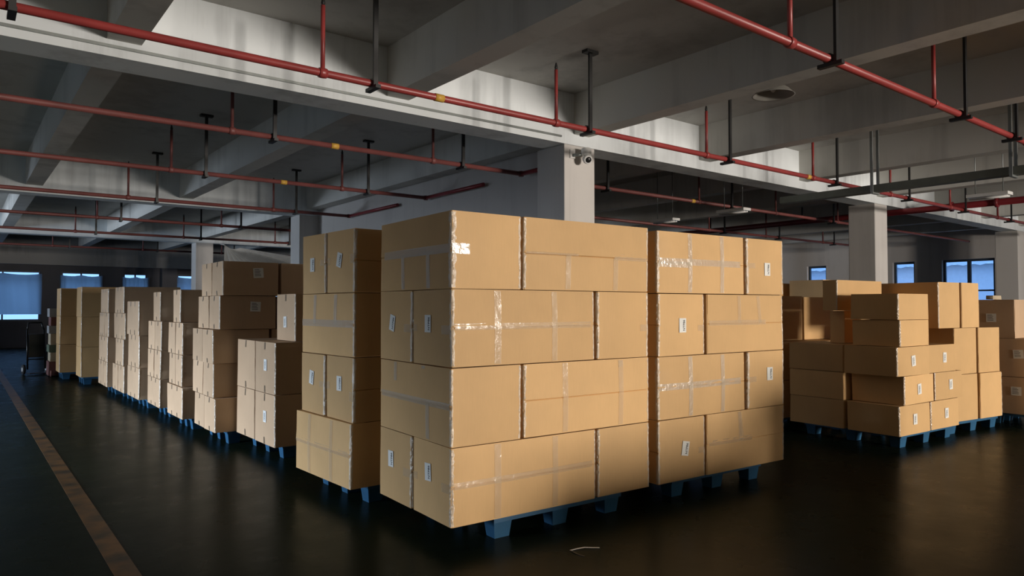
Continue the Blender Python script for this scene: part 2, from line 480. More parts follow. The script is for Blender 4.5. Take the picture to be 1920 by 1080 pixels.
class Shape:
    """softly bulged box with dented corners; seam = axis of the faces that show the closed flaps"""
    def __init__(s, lx, ly, h, seam, seed, bulge=1.0):
        s.l, s.seam = (lx, ly, h), seam
        r = random.Random(seed)
        s.b = {f: r.uniform(0.003, 0.010) * bulge * (1.0 if f[0] == '-' else 0.15) for f in ('-x', '+x', '-y', '+y')}
        s.c = [Vector((r.uniform(-1, 1), r.uniform(-1, 1), r.uniform(-0.5, 0.5))) * 0.0035 * bulge for _ in range(8)]
        s.lip = r.uniform(0.001, 0.005)
        s.off = Vector((seed * 1.7, seed * 0.9, seed * 0.3))
    def pos(s, a, b, c):                     # a, b, c in -1..1
        lx, ly, h = s.l
        p = Vector((a * lx / 2, b * ly / 2, (c + 1) * h / 2))
        k = 0
        for i in (-1, 1):
            for j in (-1, 1):
                for m_ in (-1, 1):
                    p += s.c[k] * ((1 + i * a) * (1 + j * b) * (1 + m_ * c) / 8) * (0 if m_ < 0 and False else 1); k += 1
        def q(t): return 1 - t * t
        if a == -1: p.x -= s.b['-x'] * q(b) * q(c)
        if a == 1: p.x += s.b['+x'] * q(b) * q(c)
        if b == -1: p.y -= s.b['-y'] * q(a) * q(c)
        if b == 1: p.y += s.b['+y'] * q(a) * q(c)
        on_x, on_y = abs(a) == 1, abs(b) == 1
        w = mnoise.noise((p + s.off) * 3.0) * 0.003
        if on_y and not on_x: p.y += w
        if on_x and not on_y: p.x += w
        if on_x and on_y:                     # blunt vertical edges
            p.x -= a * 0.004; p.y -= b * 0.004
            z = mnoise.noise((p + s.off) * 9.0) * 0.005
            p.x += z; p.y += z
        if s.seam == 'y' and on_y:
            if abs(c) < 1e-6: p.y -= b * 0.006
            elif 0 < c < 0.05: p.y += b * s.lip
        if s.seam == 'x' and on_x:
            if abs(c) < 1e-6: p.x -= a * 0.006
            elif 0 < c < 0.05: p.x += a * s.lip
        return p
    def at(s, face, u, v):                    # u to the viewer's right, v up, both -1..1
        if face == '-y': return s.pos(u, -1, v)
        if face == '+y': return s.pos(-u, 1, v)
        if face == '-x': return s.pos(-1, -u, v)
        return s.pos(1, u, v)
    def mesh(s, name='carton'):
        bm = bmesh.new(); cache = {}
        e = 0.985
        g = [-1, -e] + lin(-e, e, 6)[1:-1] + [e, 1]
        gz = [-1, -e, -0.66, -0.33, -0.02, 0.0, 0.02, 0.33, 0.66, e, 1]
        def V(a, b, c):
            k = (a, b, c)
            if k not in cache: cache[k] = bm.verts.new(s.pos(a, b, c))
            return cache[k]
        for i in range(len(g) - 1):
            for j in range(len(gz) - 1):
                a0, a1, c0, c1 = g[i], g[i + 1], gz[j], gz[j + 1]
                bm.faces.new((V(a0, -1, c0), V(a1, -1, c0), V(a1, -1, c1), V(a0, -1, c1)))
                bm.faces.new((V(a1, 1, c0), V(a0, 1, c0), V(a0, 1, c1), V(a1, 1, c1)))
                bm.faces.new((V(-1, a1, c0), V(-1, a0, c0), V(-1, a0, c1), V(-1, a1, c1)))
                bm.faces.new((V(1, a0, c0), V(1, a1, c0), V(1, a1, c1), V(1, a0, c1)))
            for j in range(len(g) - 1):
                a0, a1, b0, b1 = g[i], g[i + 1], g[j], g[j + 1]
                bm.faces.new((V(a0, b1, -1), V(a1, b1, -1), V(a1, b0, -1), V(a0, b0, -1)))
                bm.faces.new((V(a0, b0, 1), V(a1, b0, 1), V(a1, b1, 1), V(a0, b1, 1)))
        for f in bm.faces: f.smooth = True
        me = bpy.data.meshes.new(name); bm.to_mesh(me); bm.free()
        me.set_sharp_from_angle(angle=math.radians(22))
        return me

def strip(sh, face, u0, v0, u1, v1, w, name, mat, parent, seed, crinkle=0.0008, n=14):
    """a strip of tape laid on a face from (u0,v0) to (u1,v1), w metres wide"""
    r = random.Random(seed)
    lu = sh.l[0] if face in ('-y', '+y') else sh.l[1]
    hv = sh.l[2]
    N_ = Vector(FACES[face][2])
    d = Vector(((u1 - u0) * lu / 2, (v1 - v0) * hv / 2)); d.normalize()
    pu, pv = -d.y * w / lu, d.x * w / hv
    bm = bmesh.new(); rows = []
    for k in range(n + 1):
        t = k / n; row = []
        for q in (-1, -0.33, 0.33, 1):
            u = max(-0.998, min(0.998, u0 + (u1 - u0) * t + pu * q)); v = max(-0.998, min(0.998, v0 + (v1 - v0) * t + pv * q))
            row.append(bm.verts.new(sh.at(face, *snap(u, v, face)) + N_ * (0.0022 + r.uniform(0, 1) * crinkle * 2)))
        rows.append(row)
    for k in range(n):
        for q in range(3):
            f = bm.faces.new((rows[k][q], rows[k][q + 1], rows[k + 1][q + 1], rows[k + 1][q])); f.smooth = True
    me = bpy.data.meshes.new(name); bm.to_mesh(me); bm.free()
    o = link(name, me, mat, parent)
    return o

def snap(u, v, face):
    return (u, v if abs(v) > 0.004 else 0.006)

def edge_tape(sh, corner, parent, seed, w=0.028, v0=-0.97, v1=0.97):
    """crinkled tape folded round a vertical edge; corner = (left face, right face)"""
    r = random.Random(seed)
    fl, fr = corner
    ll = sh.l[0] if fl in ('-y', '+y') else sh.l[1]
    lr = sh.l[0] if fr in ('-y', '+y') else sh.l[1]
    nl, nr = Vector(FACES[fl][2]), Vector(FACES[fr][2])
    bm = bmesh.new(); rows = []
    n = 26
    for k in range(n + 1):
        v = v0 + (v1 - v0) * k / n
        wl_ = w * r.uniform(0.7, 1.2); wr_ = w * r.uniform(0.6, 1.1)
        row = []
        row.append(bm.verts.new(sh.at(fl, 1 - 2 * wl_ / ll, v) + nl * 0.002))
        row.append(bm.verts.new(sh.at(fl, 1 - wl_ / ll, v) + nl * (0.002 + r.uniform(0, 0.004))))
        row.append(bm.verts.new(sh.at(fl, 1, v) + (nl + nr) * (0.0012 + r.uniform(0, 0.004))))
        row.append(bm.verts.new(sh.at(fr, -1 + wr_ / lr, v) + nr * (0.002 + r.uniform(0, 0.004))))
        row.append(bm.verts.new(sh.at(fr, -1 + 2 * wr_ / lr, v) + nr * 0.002))
        rows.append(row)
    for k in range(n):
        for q in range(4):
            f = bm.faces.new((rows[k][q], rows[k][q + 1], rows[k + 1][q + 1], rows[k + 1][q])); f.smooth = (k % 3 != 0)
    me = bpy.data.meshes.new('edge_tape'); bm.to_mesh(me); bm.free()
    return link('edge_tape', me, M['edge'], parent)

# lettering shared by the stickers
_fc = bpy.data.curves.new('lettering', 'FONT'); _fc.body = 'NTP86'; _fc.size = 0.032; _fc.align_x = 'CENTER'; _fc.align_y = 'CENTER'
_fc.extrude = 0.0002; _fc.offset = 0.0006; _fc.resolution_u = 3
_fo = bpy.data.objects.new('lettering', _fc); COL.objects.link(_fo)
bpy.context.view_layer.update()
LETTER = bpy.data.meshes.new_from_object(_fo.evaluated_get(bpy.context.evaluated_depsgraph_get()))
LETTER.name = 'lettering'; LETTER.materials.clear(); LETTER.materials.append(M['ink'])
bpy.data.objects.remove(_fo)
STICK = MB().box(-0.042, 0.042, -0.060, 0.060, 0, 0.0008).mesh('sticker'); STICK.materials.append(M['paper'])
BIGST = MB().box(-0.060, 0.060, -0.058, 0.058, 0, 0.0008).mesh('big_sticker'); BIGST.materials.append(M['paper'])
_m = MB(); _r = random.Random(3)
for k in range(5):
    _m.box(-0.045, _r.uniform(0.0, 0.046), 0.036 - k * 0.018, 0.042 - k * 0.018, 0, 0.0004)
PRINT = _m.mesh('print_lines'); PRINT.materials.append(M['ink'])
_m = MB()
for k in range(11):
    _m.box(-0.006, 0.014, -0.045 + k * 0.008, -0.045 + k * 0.008 + _r.uniform(0.002, 0.005), 0, 0.0004)
_m.box(-0.020, -0.014, -0.045, 0.035, 0, 0.0004)
BARS = _m.mesh('print_bars'); BARS.materials.append(M['ink'])

def sticker(sh, face, u, v, parent, tilt=0.0, kind='code'):
    R_, U_, N_ = (Vector(t) for t in FACES[face])
    p = sh.at(face, u, v) + N_ * 0.0045
    mt = Matrix((R_, U_, N_)).transposed().to_4x4()
    o = link('shipping_label', STICK if kind in ('code', 'bars') else BIGST, M['paper'], parent)
    o.matrix_local = Matrix.Translation(p) @ mt @ Matrix.Rotation(math.radians(tilt), 4, 'Z')
    if kind == 'code':
        t = link('lettering', LETTER, M['ink'], o)
        t.location = (0.016, 0, 0.0012); t.rotation_euler = (0, 0, math.radians(90))
    elif kind == 'bars':
        t = link('print', BARS, M['ink'], o); t.location = (0, 0, 0.0009)
    else:
        t = link('print', PRINT, M['ink'], o); t.location = (0, 0, 0.0009)
    return o

_seed = [10]
class Stack:
    def __init__(s, x, y, deg, group):
        s.x, s.y, s.r, s.group = x, y, math.radians(deg), group
    def at(s, u, v):
        c, n = math.cos(s.r), math.sin(s.r)
        return s.x + u * c - v * n, s.y + u * n + v * c
    def box(s, u0, u1, v0, v1, z0, z1, label, seam='', tapes=(), edges=(), stickers=(), slits=(), shiny=False, mat='kraft', yaw=0.0, bulge=1.0):
        _seed[0] += 1; sd = _seed[0]
        g = 0.007
        rj = random.Random(sd); yaw += rj.uniform(-0.25, 0.25); jx, jy = rj.uniform(-0.006, 0.003), rj.uniform(-0.008, 0.003)
        sh = Shape(u1 - u0 - 2 * g, v1 - v0 - 2 * g, z1 - z0 - 0.006, seam, sd, bulge)
        x, y = s.at((u0 + u1) / 2 + jx * 0.5, (v0 + v1) / 2 + jy * 0.5)
        o = link('cardboard_box', sh.mesh(), M[mat], None, (x, y, z0 + 0.002), (0, 0, s.r + math.radians(yaw)))
        tag(o, label, 'box', s.group)
        for i, (f, a, b, c, d, w) in enumerate(tapes):
            strip(sh, f, a, b, c, d, w, 'tape_strip', M['shiny' if shiny else 'tape'], o, sd * 31 + i)
        for i, e in enumerate(edges):
            edge_tape(sh, e[:2], o, sd * 17 + i, *(e[2:] if len(e) > 2 else ()))
        for st in stickers:
            sticker(sh, st[0], st[1], st[2], o, *(st[3:]))
        for i, (f, u, top) in enumerate(slits):
            a, b = ((0.70, 0.985) if top else (-0.985, -0.72))
            strip(sh, f, u, a, u, b, 0.03, 'tape_end', M['slit'], o, sd * 13 + i, n=4)
        return o

def long_tapes(face, full=True, vs=(-0.35, 0.42), seam=(-0.97, 0.97), sw=0.05):
    t = [(face, seam[0], 0.03, seam[1], 0.03, sw)]
    for v in vs:
        t.append((face, v, -0.97 if full else -0.2, v, 0.97 if full else 0.2, 0.048))
    return t
FL = ('-x', '-y')        # the near vertical edge between left and front faces

# ---- stack A, the nearest
A = Stack(2.555, 3.904, -2.57, 'boxes on the nearest pallet')
H = 0.523
z = [0.15 + H * k for k in range(5)]
AX, AY = 1.856, 1.099
nm = 'nearest stack'
def lay(k): return ['bottom', 'third', 'second', 'top'][k]
E1, E2 = ('-x', '-y'), ('-y', '+x')
for k in (3, 1):
    A.box(0, 0.578, 0, AY, z[k], z[k + 1], 'carton at the near corner of the %s, %s layer, long side to the aisle' % (nm, lay(k)), 'x',
          tapes=([('-x', -0.86, 0.04, 0.99, 0.04, 0.06), ('-x', -0.28, -0.97, -0.28, 0.04, 0.05), ('-x', 0.42, -0.97, 0.42, 0.04, 0.05), ('-y', -0.99, 0.03, -0.52, 0.03, 0.07)] if k == 3 else
                 [('-x', -0.95, 0.02, 0.97, 0.02, 0.045), ('-x', 0.42, -0.95, 0.42, 0.03, 0.05), ('-x', -0.5, 0.45, -0.5, 0.98, 0.05), ('-x', 0.3, 0.9, 0.3, 0.98, 0.05)]),
          edges=[E1 + ((0.034,) if k == 3 else (0.018,)), E2 + (0.02,)], shiny=True)
    A.box(0.592, AX, 0, 0.54, z[k], z[k + 1], 'long carton in front, %s layer of the %s, right of the near corner box' % (lay(k), nm), 'y',
          tapes=([('-y', 0.40, 0.03, 0.99, 0.03, 0.05), ('-y', 0.42, -0.97, 0.42, 0.0, 0.05), ('-y', -0.97, 0.03, -0.2, 0.03, 0.02), ('-y', -0.35, -0.97, -0.35, 0.0, 0.05)] if k == 3 else
                 [('-y', -0.4, -0.97, -0.4, 0.97, 0.05), ('-y', 0.5, -0.97, 0.5, 0.97, 0.05), ('-y', 0.46, 0.85, 0.54, 0.85, 0.05)]),
          edges=[E1 + (0.02,), E2 + (0.018,)])
for k in (2, 0):
    A.box(0, 1.272, 0, 0.545, z[k], z[k + 1], 'long front carton in the %s layer of the %s, labelled end at corner' % (lay(k), nm), 'y',
          tapes=[('-y', -0.42, -0.97, -0.42, 0.97, 0.055), ('-y', 0.38, -0.97, 0.38, 0.97, 0.05), ('-y', -0.97, 0.03, 0.95, 0.03, 0.045), ('-x', 0.55, -0.05, 0.99, -0.05, 0.06), ('-x', -0.99, -0.02, -0.75, -0.02, 0.05)],
          edges=[E1 + (0.022,), E2 + (0.012,)], stickers=[('-x', -0.12 if k == 2 else -0.15, 0.10 if k == 2 else 0.2, 0 if k == 2 else 3)])
    A.box(0, 1.272, 0.558, AY, z[k], z[k + 1], 'rear carton in the %s layer of the %s, only its labelled end showing' % (lay(k), nm), 'y',
          tapes=[('-x', 0.55, -0.05, 0.99, -0.05, 0.06)], edges=[E1 + (0.024,)], stickers=[('-x', -0.15 if k == 2 else -0.2, 0.08 if k == 2 else 0.18, -12 if k == 2 else 2)])
    A.box(1.287, AX, 0, AY, z[k], z[k + 1], 'carton with a plain square end at the right of the %s layer, %s' % (lay(k), nm), 'x',
          tapes=[('-y', 0.65, -0.1, 0.99, -0.1, 0.05)] if k == 2 else [], edges=[E1 + (0.02,), E2 + (0.022,)])

# ---- stack B, right of A
B = Stack(4.50, 3.81, -3.23, 'boxes on the pallet right of the nearest one')
nb_ = 'second front stack'
HB = 0.52; z = [0.15 + HB * k for k in range(5)]
BX, BY = 1.707, 1.1
for k in (3, 1):
    B.box(0, 1.125, 0, 0.55, z[k], z[k + 1], 'long carton with %s tape across it, %s layer of the %s' % ('bright horizontal' if k == 3 else 'crossed', lay(k), nb_), 'y',
          tapes=[('-y', -0.98, 0.03, 0.9, 0.03, 0.055), ('-y', -0.3, -0.97, -0.3, 0.97, 0.05), ('-y', 0.45, -0.97, 0.45, 0.97, 0.05)] + ([('-y', -0.98, -0.06, -0.3, -0.06, 0.05)] if k == 3 else []),
          edges=[E1 + (0.026,)], yaw=-0.6 if k == 1 else 0, shiny=True)
    B.box(1.150, BX, 0, BY, z[k], z[k + 1], 'carton showing a labelled square end, %s layer right end of the %s' % (lay(k), nb_), 'x',
          tapes=[('-y', -0.98, 0.03, -0.55, 0.03, 0.05)], edges=[E1 + (0.03,), E2 + (0.018,)], stickers=[('-y', 0.10 if k == 3 else 0.18, -0.08 if k == 3 else 0.18, 0)])
for k in (2, 0):
    B.box(0.0, 0.578, 0, BY, z[k], z[k + 1], 'carton showing a labelled square end, %s layer left end of the %s' % (lay(k), nb_), 'x',
          tapes=[('-y', 0.7, -0.12, 0.99, -0.12, 0.05)], edges=[E1 + (0.022,), E2 + (0.015,)], stickers=[('-y', 0.0 if k == 2 else 0.1, -0.02 if k == 2 else 0.02, 0 if k == 2 else -10)])
    B.box(0.598, BX, 0, 0.55, z[k], z[k + 1], 'long carton at the right of the %s layer in the %s' % (lay(k), nb_), 'y',
          tapes=[('-y', -0.95, 0.03, 0.5 if k == 2 else 0.1, 0.03, 0.045), ('-y', 0.35 if k == 2 else -0.15, 0.0, 0.3 if k == 2 else -0.2, 0.97, 0.045), ('-y', -0.2, 0.0, -0.2, 0.97, 0.045)],
          edges=[E2 + (0.02,)], yaw=0.5 if k == 2 else 0)

# ---- stack C, behind A along the aisle
C = Stack(2.489, 5.215, 2.0, 'boxes on the pallet behind the nearest one')
nc = 'stack just behind the nearest'
HC = 0.521; z = [0.15 + HC * k for k in range(5)]
for k in (3, 1):
    C.box(0, 1.2, 0, 0.495, z[k], z[k + 1], 'right one of two labelled carton ends, %s layer of the %s' % (lay(k), nc), 'y',
          tapes=[('-x', 0.72, 0.06 if k == 3 else -0.2, 0.99, 0.06 if k == 3 else -0.2, 0.075), ('-x', -0.99, 0.03, -0.75, 0.03, 0.06)], edges=[E1 + (0.022,)],
          stickers=[('-x', -0.02, 0.05 if k == 3 else 0.15, -14 if k == 3 else 0)])
    C.box(0, 1.2, 0.52, 1.0, z[k], z[k + 1], 'left one of two labelled carton ends, %s layer of the %s' % (lay(k), nc), 'y',
          tapes=[('-x', 0.6, 0.02, 0.9, 0.02, 0.05)], edges=[E1 + (0.024,)], stickers=[('-x', -0.05, -0.02 if k == 3 else 0.2, 0 if k == 3 else -8)])
for k in (2, 0):
    du = -0.03 if k == 0 else 0
    C.box(du, 0.6, 0 - (0.01 if k == 0 else 0), 1.0 + (0.05 if k == 0 else 0), z[k], z[k + 1], 'taped long carton side, %s layer of the %s' % (lay(k), nc), 'x',
          tapes=[('-x', -0.98, 0.03, 0.97, 0.03, 0.06 if k == 2 else 0.045), ('-x', -0.45, -0.97 if k == 0 else 0.0, -0.45, 0.97, 0.055), ('-x', 0.35, -0.97 if k == 0 else 0.0, 0.35, 0.97, 0.055)], edges=[E1 + (0.02,)], shiny=(k == 2))
    C.box(0.62, 1.2, 0, 0.98, z[k], z[k + 1], 'carton deep in shadow facing the gap, %s layer of the %s' % (lay(k), nc), 'x')

# ---- stacks along the aisle
SL = lambda: [('-x', -0.35, True), ('-x', 0.35, True), ('-x', -0.35, False), ('-x', 0.35, False)]
SL1 = lambda: [('-x', 0.0, True), ('-x', 0.0, False)]
D = Stack(2.573, 7.223, 0.5, 'boxes on the half-height aisle pallet')
nd = 'low two-layer aisle stack'
for k, zz in enumerate((0.15, 0.69)):
    D.box(0, 1.15, 0, 0.60, zz, zz + 0.54, 'near carton in the %s layer of the %s' % (['lower', 'upper'][k], nd), slits=SL1(), edges=[E1 + (0.012,)], mat='kraft2', stickers=[('-x', 0.1, 0.1, 0, 'bars')])
    D.box(0, 1.15, 0.62, 1.22, zz, zz + 0.54, 'far carton in the %s layer of the %s' % (['lower', 'upper'][k], nd), slits=SL1(), mat='kraft2')
D.box(0.24, 1.15, 0.08, 0.63, 1.23, 1.74, 'single carton standing on the %s' % nd, slits=[('-x', 0.0, True)], edges=[E1 + (0.012,)], mat='kraft2', stickers=[('-x', 0.0, -0.2, 3, 'bars')])

E_ = Stack(2.336, 8.49, -0.5, 'boxes on the tall five-layer pallet')
ne = 'tall five-layer aisle stack'
lay5 = ['bottom', 'fourth', 'middle', 'second', 'top']
offs = [(0.0, 0.0), (0.0, 0.08), (-0.02, 0.04), (0.04, 0.0), (0.06, -0.03)]
ze = [0.15, 0.545, 0.94, 1.335, 1.73, 2.13]
for k in range(5):
    du, dv = offs[k]
    E_.box(du, 0.66 + du, dv, 0.46 + dv, ze[k], ze[k + 1], 'near carton with taped end, %s layer of the %s' % (lay5[k], ne), slits=SL1(), edges=[E1 + (0.012,)], mat='kraft2',
           stickers=[('-y', 0.25, 0.35, 4 if k == 4 else -2, 'big')] if k >= 3 else ())
    E_.box(du, 0.66 + du, dv + 0.47, 0.94 + dv, ze[k], ze[k + 1], 'far carton with taped end, %s layer of the %s' % (lay5[k], ne), slits=SL1(), mat='kraft2')
    E_.box(0.68 + du, 1.33 + du, dv, 0.46 + dv, ze[k], ze[k + 1], 'carton on the shaded gap side, %s layer of the %s' % (lay5[k], ne), mat='kraft2', stickers=[('-y', 0.1, 0.2, 0, 'big')] if k == 4 else ())

def aisle(st, rows, nm_, base='kraft2'):
    """rows: list of (z0, z1, [(u0, v0, v1, pos)])"""
    for z0, z1, cells, ln in rows:
        for du, v0, v1, pos in cells:
            st.box(du, 0.9 + du, v0, v1, z0, z1, '%s %s of the %s' % (pos, ln, nm_), slits=SL1() if (v1 - v0) < 0.6 else SL(), edges=[E1 + (0.012,)] if pos.startswith(('near', 'single')) else (), mat=base)
F_ = Stack(2.28, 9.76, 0, 'boxes on the four-layer pallet beyond the tall stack')
four = [('bottom layer'), ('third layer'), ('second layer'), ('top layer')]
aisle(F_, [(0.15, 0.56, [(0, 0.0, 0.84, 'single wide carton forming the')], four[0]),
           (0.56, 0.97, [(0.02, 0.1, 0.46, 'near carton in the'), (0.02, 0.47, 0.84, 'far carton in the')], four[1]),
           (0.97, 1.39, [(0.02, 0.1, 0.48, 'near carton in the'), (0.02, 0.49, 0.88, 'far carton in the')], four[2]),
           (1.39, 1.83, [(0.05, 0.36, 0.76, 'single narrow carton on the')], four[3])], 'first stack past the tall one')
G_ = Stack(2.29, 11.06, 0, 'boxes on the second four-layer pallet')
aisle(G_, [(0.15, 0.56, [(0, 0.0, 0.86, 'single wide carton forming the')], four[0]),
           (0.56, 0.97, [(0, 0.0, 0.42, 'near carton in the'), (0, 0.43, 0.86, 'far carton in the')], four[1]),
           (0.97, 1.39, [(0, -0.04, 0.40, 'near carton in the'), (0, 0.41, 0.84, 'far carton in the')], four[2]),
           (1.39, 1.82, [(0.03, 0.2, 0.68, 'single narrow carton on the')], four[3])], 'second stack past the tall one')
H1 = Stack(2.23, 12.22, 0, 'boxes in the ragged grey stack')
aisle(H1, [(0.15, 0.64, [(0, 0, 0.95, 'single wide carton forming the')], 'bottom layer'), (0.64, 1.15, [(0, 0.04, 0.9, 'single carton in the')], 'middle layer'),
           (1.15, 1.69, [(-0.02, -0.03, 0.94, 'single carton on the')], 'top layer')], 'low ragged stack')
H2 = Stack(2.2, 13.3, 0, 'boxes in the ragged four-layer stack')
aisle(H2, [(0.15, 0.60, [(0, 0, 0.55, 'near carton in the'), (0, 0.56, 1.1, 'far carton in the')], four[0]), (0.60, 1.05, [(0, 0.1, 0.85, 'single carton in the')], four[1]),
           (1.05, 1.49, [(0, -0.05, 0.5, 'near carton in the'), (0, 0.51, 1.02, 'far carton in the')], four[2]), (1.49, 1.94, [(0, 0.1, 0.95, 'single wide carton on the')], four[3])], 'third last full-height stack')
H3 = Stack(2.14, 14.55, 0, 'boxes in the stack beside the open gap')
aisle(H3, [(0.15, 0.60, [(0, 0, 0.4, 'near carton in the'), (0, 0.42, 1.0, 'far carton in the')], four[0]), (0.60, 1.05, [(0, 0.02, 1.0, 'single wide carton in the')], four[1]),
           (1.05, 1.49, [(0, -0.05, 0.38, 'near carton in the'), (0, 0.40, 1.0, 'far carton in the')], four[2]), (1.49, 1.93, [(0, 0.0, 0.85, 'single wide carton on the')], four[3])], 'stack just before the open gap')
I_ = Stack(2.0, 16.85, 0, 'boxes in the three-layer stack past the gap')
J_ = Stack(1.78, 18.35, 0, 'boxes in the farthest three-layer stack')
three = ['bottom layer', 'middle layer', 'top layer']
for st, nm_ in ((I_, 'three-layer stack past the gap'), (J_, 'farthest three-layer aisle stack')):
    for k in range(3):
        st.box(0, 1.1, 0, 0.75, 0.15 + 0.62 * k, 0.77 + 0.62 * k, 'tall carton forming the %s of the %s' % (three[k], nm_), mat='kraft', edges=[E1 + (0.012,)])

# ---- right-hand group
K = Stack(8.26, 3.55, -3.3, 'labelled cartons on the pallet across the aisle')
nk = 'labelled stack across the aisle'
rows = [(0.15, 0.49, 0.0, 'bottom'), (0.49, 0.82, 0.10, 'second'), (0.82, 1.15, -0.06, 'third')]
tl = [(0.0, 0.0), (4, 2), (6, -2)]
for i, (z0, z1, du, ln) in enumerate(rows):
    K.box(du, 0.71 + du, -0.02 * (i == 2), 0.62, z0, z1, 'left labelled carton in the %s row up of the %s' % (ln, nk), edges=[E1 + (0.012,)], stickers=[('-y', -0.05, 0.02, tl[i][0], 'bars')], yaw=(0, 0.5, -1.0)[i])
    K.box(0.73 + du, 1.43 + du, 0, 0.62, z0, z1, 'right labelled carton in the %s row up of the %s' % (ln, nk), edges=[E1 + (0.01,)], stickers=[('-y', 0.05 + 0.05 * i, 0.05, tl[i][1], 'bars')])
    K.box(0.0, 0.71, 0.65, 1.38, z0, z1, 'dark rear carton in the %s row up of the %s' % (ln, nk))
K.box(0.02, 0.71, 0.0, 0.56, 1.15, 1.45, 'lower of two small plain cartons on top of the %s' % nk, edges=[E1 + (0.014,)], yaw=0.5)
K.box(0.0, 0.71, 0.0, 0.56, 1.45, 1.75, 'upper of two small plain cartons on top of the %s' % nk, edges=[E1 + (0.014,)])
K.box(0.30, 1.12, 0.80, 1.00, 1.15, 1.55, 'shaded carton behind the two small plain ones, under a lit carton')
K.box(0.10, 1.15, 0.78, 0.98, 1.55, 1.93, 'half sunlit carton behind and above the two small plain ones', edges=[E1 + (0.012,)])

L_ = Stack(9.87, 3.575, -7.5, 'tall plain cartons on the pallet beside the labelled stack')
nl_ = 'bright stack of upright cartons'
L_.box(0, 0.55, 0, 0.9, 0.15, 0.74, 'left upright carton in the bottom layer of the %s' % nl_)
L_.box(0.565, 1.12, -0.02, 0.9, 0.15, 0.74, 'right upright carton in the bottom layer of the %s' % nl_, edges=[E2 + (0.01,)])
L_.box(0.0, 0.55, 0, 0.9, 0.74, 1.33, 'left upright carton in the middle layer of the %s' % nl_)
L_.box(0.560, 1.11, 0, 0.9, 0.74, 1.33, 'right upright carton in the middle layer of the %s' % nl_)
L_.box(-0.34, 0.16, 0, 0.9, 1.33, 1.91, 'left upright carton in the top layer of the %s' % nl_, edges=[E1 + (0.012,)])
L_.box(0.19, 0.62, 0, 0.9, 1.33, 1.91, 'right upright carton in the top layer of the %s' % nl_)

Mk = Stack(11.25, 3.0, -1.0, 'dark cartons at the frame edge')
nm2 = 'dark stack at the right frame edge'
for k, (v0, z0, z1) in enumerate([(0.0, 0.15, 0.65), (0.0, 0.65, 1.17), (0.33, 1.17, 1.70)]):
    Mk.box(0, 0.9, v0, 1.2, z0, z1, 'carton with a pale sticker, %s layer of the %s' % (three[k].split()[0], nm2), mat='kraft2',
           stickers=[('-x', (0.45, 0.5, 0.35)[k], (0.25, 0.2, 0.05)[k], (0, 3, 0)[k], 'big')])
Mk.box(0.1, 0.42, 0.62, 0.72, 1.70, 1.76, 'small pink flat carton lying on the %s' % nm2, mat='creamc')

N_ = Stack(8.32, 5.08, -2, 'cartons in the shaded rear rows across the aisle')
N_.box(0, 0.95, 0, 1.0, 0.15, 0.64, 'lower left shaded carton in the row behind the labelled stack')
N_.box(0, 0.95, 0, 1.0, 0.64, 1.13, 'upper left shaded carton in the row behind the labelled stack')
N_.box(0.97, 1.95, 0, 1.0, 0.15, 0.64, 'lower right shaded carton in the row behind the labelled stack')
N_.box(0.97, 1.95, 0, 1.0, 0.64, 1.13, 'upper right shaded carton in the row behind the labelled stack')
N_.box(0.1, 1.1, 0.30, 0.95, 1.13, 1.75, 'carton with a warm lit face just past the front stacks edge')
N_.box(1.12, 1.90, 0.30, 0.95, 1.13, 1.74, 'dim carton beside the warm lit one in the rear row')
T_ = Stack(10.75, 5.75, -2, 'cartons in the highest rear row across the aisle')
for k in range(4):
    T_.box(0, 1.35, 0, 0.6, 0.15 + k * 0.47, 0.62 + k * 0.47, ['bottom', 'second', 'third', 'topmost'][k] + ' carton of the rear column whose lit top edge shows')
    T_.box(-0.1, 1.2, 0.7, 1.3, 0.15 + k * 0.46, 0.61 + k * 0.46, ['bottom', 'second', 'third', 'topmost'][k] + ' carton of the dark column farthest behind across the aisle')

# ---- unseen stacks added behind the viewer to shade the lower front cartons
O1 = Stack(4.75, -2.6, 3, 'unseen cartons added for shade behind the viewer')
O2 = Stack(6.62, -2.7, -2, 'unseen cartons added for shade behind the viewer')
for k in range(3):
    O1.box(0, 1.7, 0, 1.1, 0.15 + 0.20 * k, 0.35 + 0.20 * k, 'added shading carton, %s of the unseen stack behind the viewer, farther from openings' % three[k])
    O2.box(0, 1.75, 0, 1.1, 0.15 + 0.335 * k, 0.485 + 0.335 * k, 'added shading carton, %s of the unseen stack behind the viewer, nearer the openings' % three[k])

# ------------------------------------------------------------------ pallets
def pallet_meshes(w, d):
    deck = MB()
    n = 7; sw = w / n
    deck.box(0, w, 0, 0.07, 0.115, 0.149).box(0, w, d - 0.07, d, 0.115, 0.149).box(0, 0.07, 0.07, d - 0.07, 0.115, 0.149).box(w - 0.07, w, 0.07, d - 0.07, 0.115, 0.149)
    for k in range(1, 9):
        y = 0.07 + (d - 0.14) * k / 9.0
        deck.box(0.07, w - 0.07, y - 0.03, y + 0.03, 0.122, 0.1488)
    foot = MB().box(-0.075, 0.075, -0.065, 0.065, 0, 0.115, 0.014)
    return deck.mesh('deck'), foot.mesh('foot')
_pm = {}
def pallet(st, u0, v0, w, d, label, group='blue plastic pallets under the cartons'):
    if (w, d) not in _pm:
        _pm[(w, d)] = pallet_meshes(w, d)
        for me in _pm[(w, d)]: me.materials.append(M['blue'])
    dk, ft = _pm[(w, d)]
    x, y = st.at(u0, v0)
    p = empty('plastic_pallet', (x, y, 0), st.r); tag(p, label, 'pallet', group)
    link('deck', dk, None, p)
    for fx in (0.085, w / 2, w - 0.085):
        for fy in (0.08, d / 2, d - 0.08):
            link('foot', ft, None, p, (fx, fy, 0))
    return p
pallet(A, 0.36, 0.03, 1.2, 1.0, 'blue plastic pallet under the nearest stack')
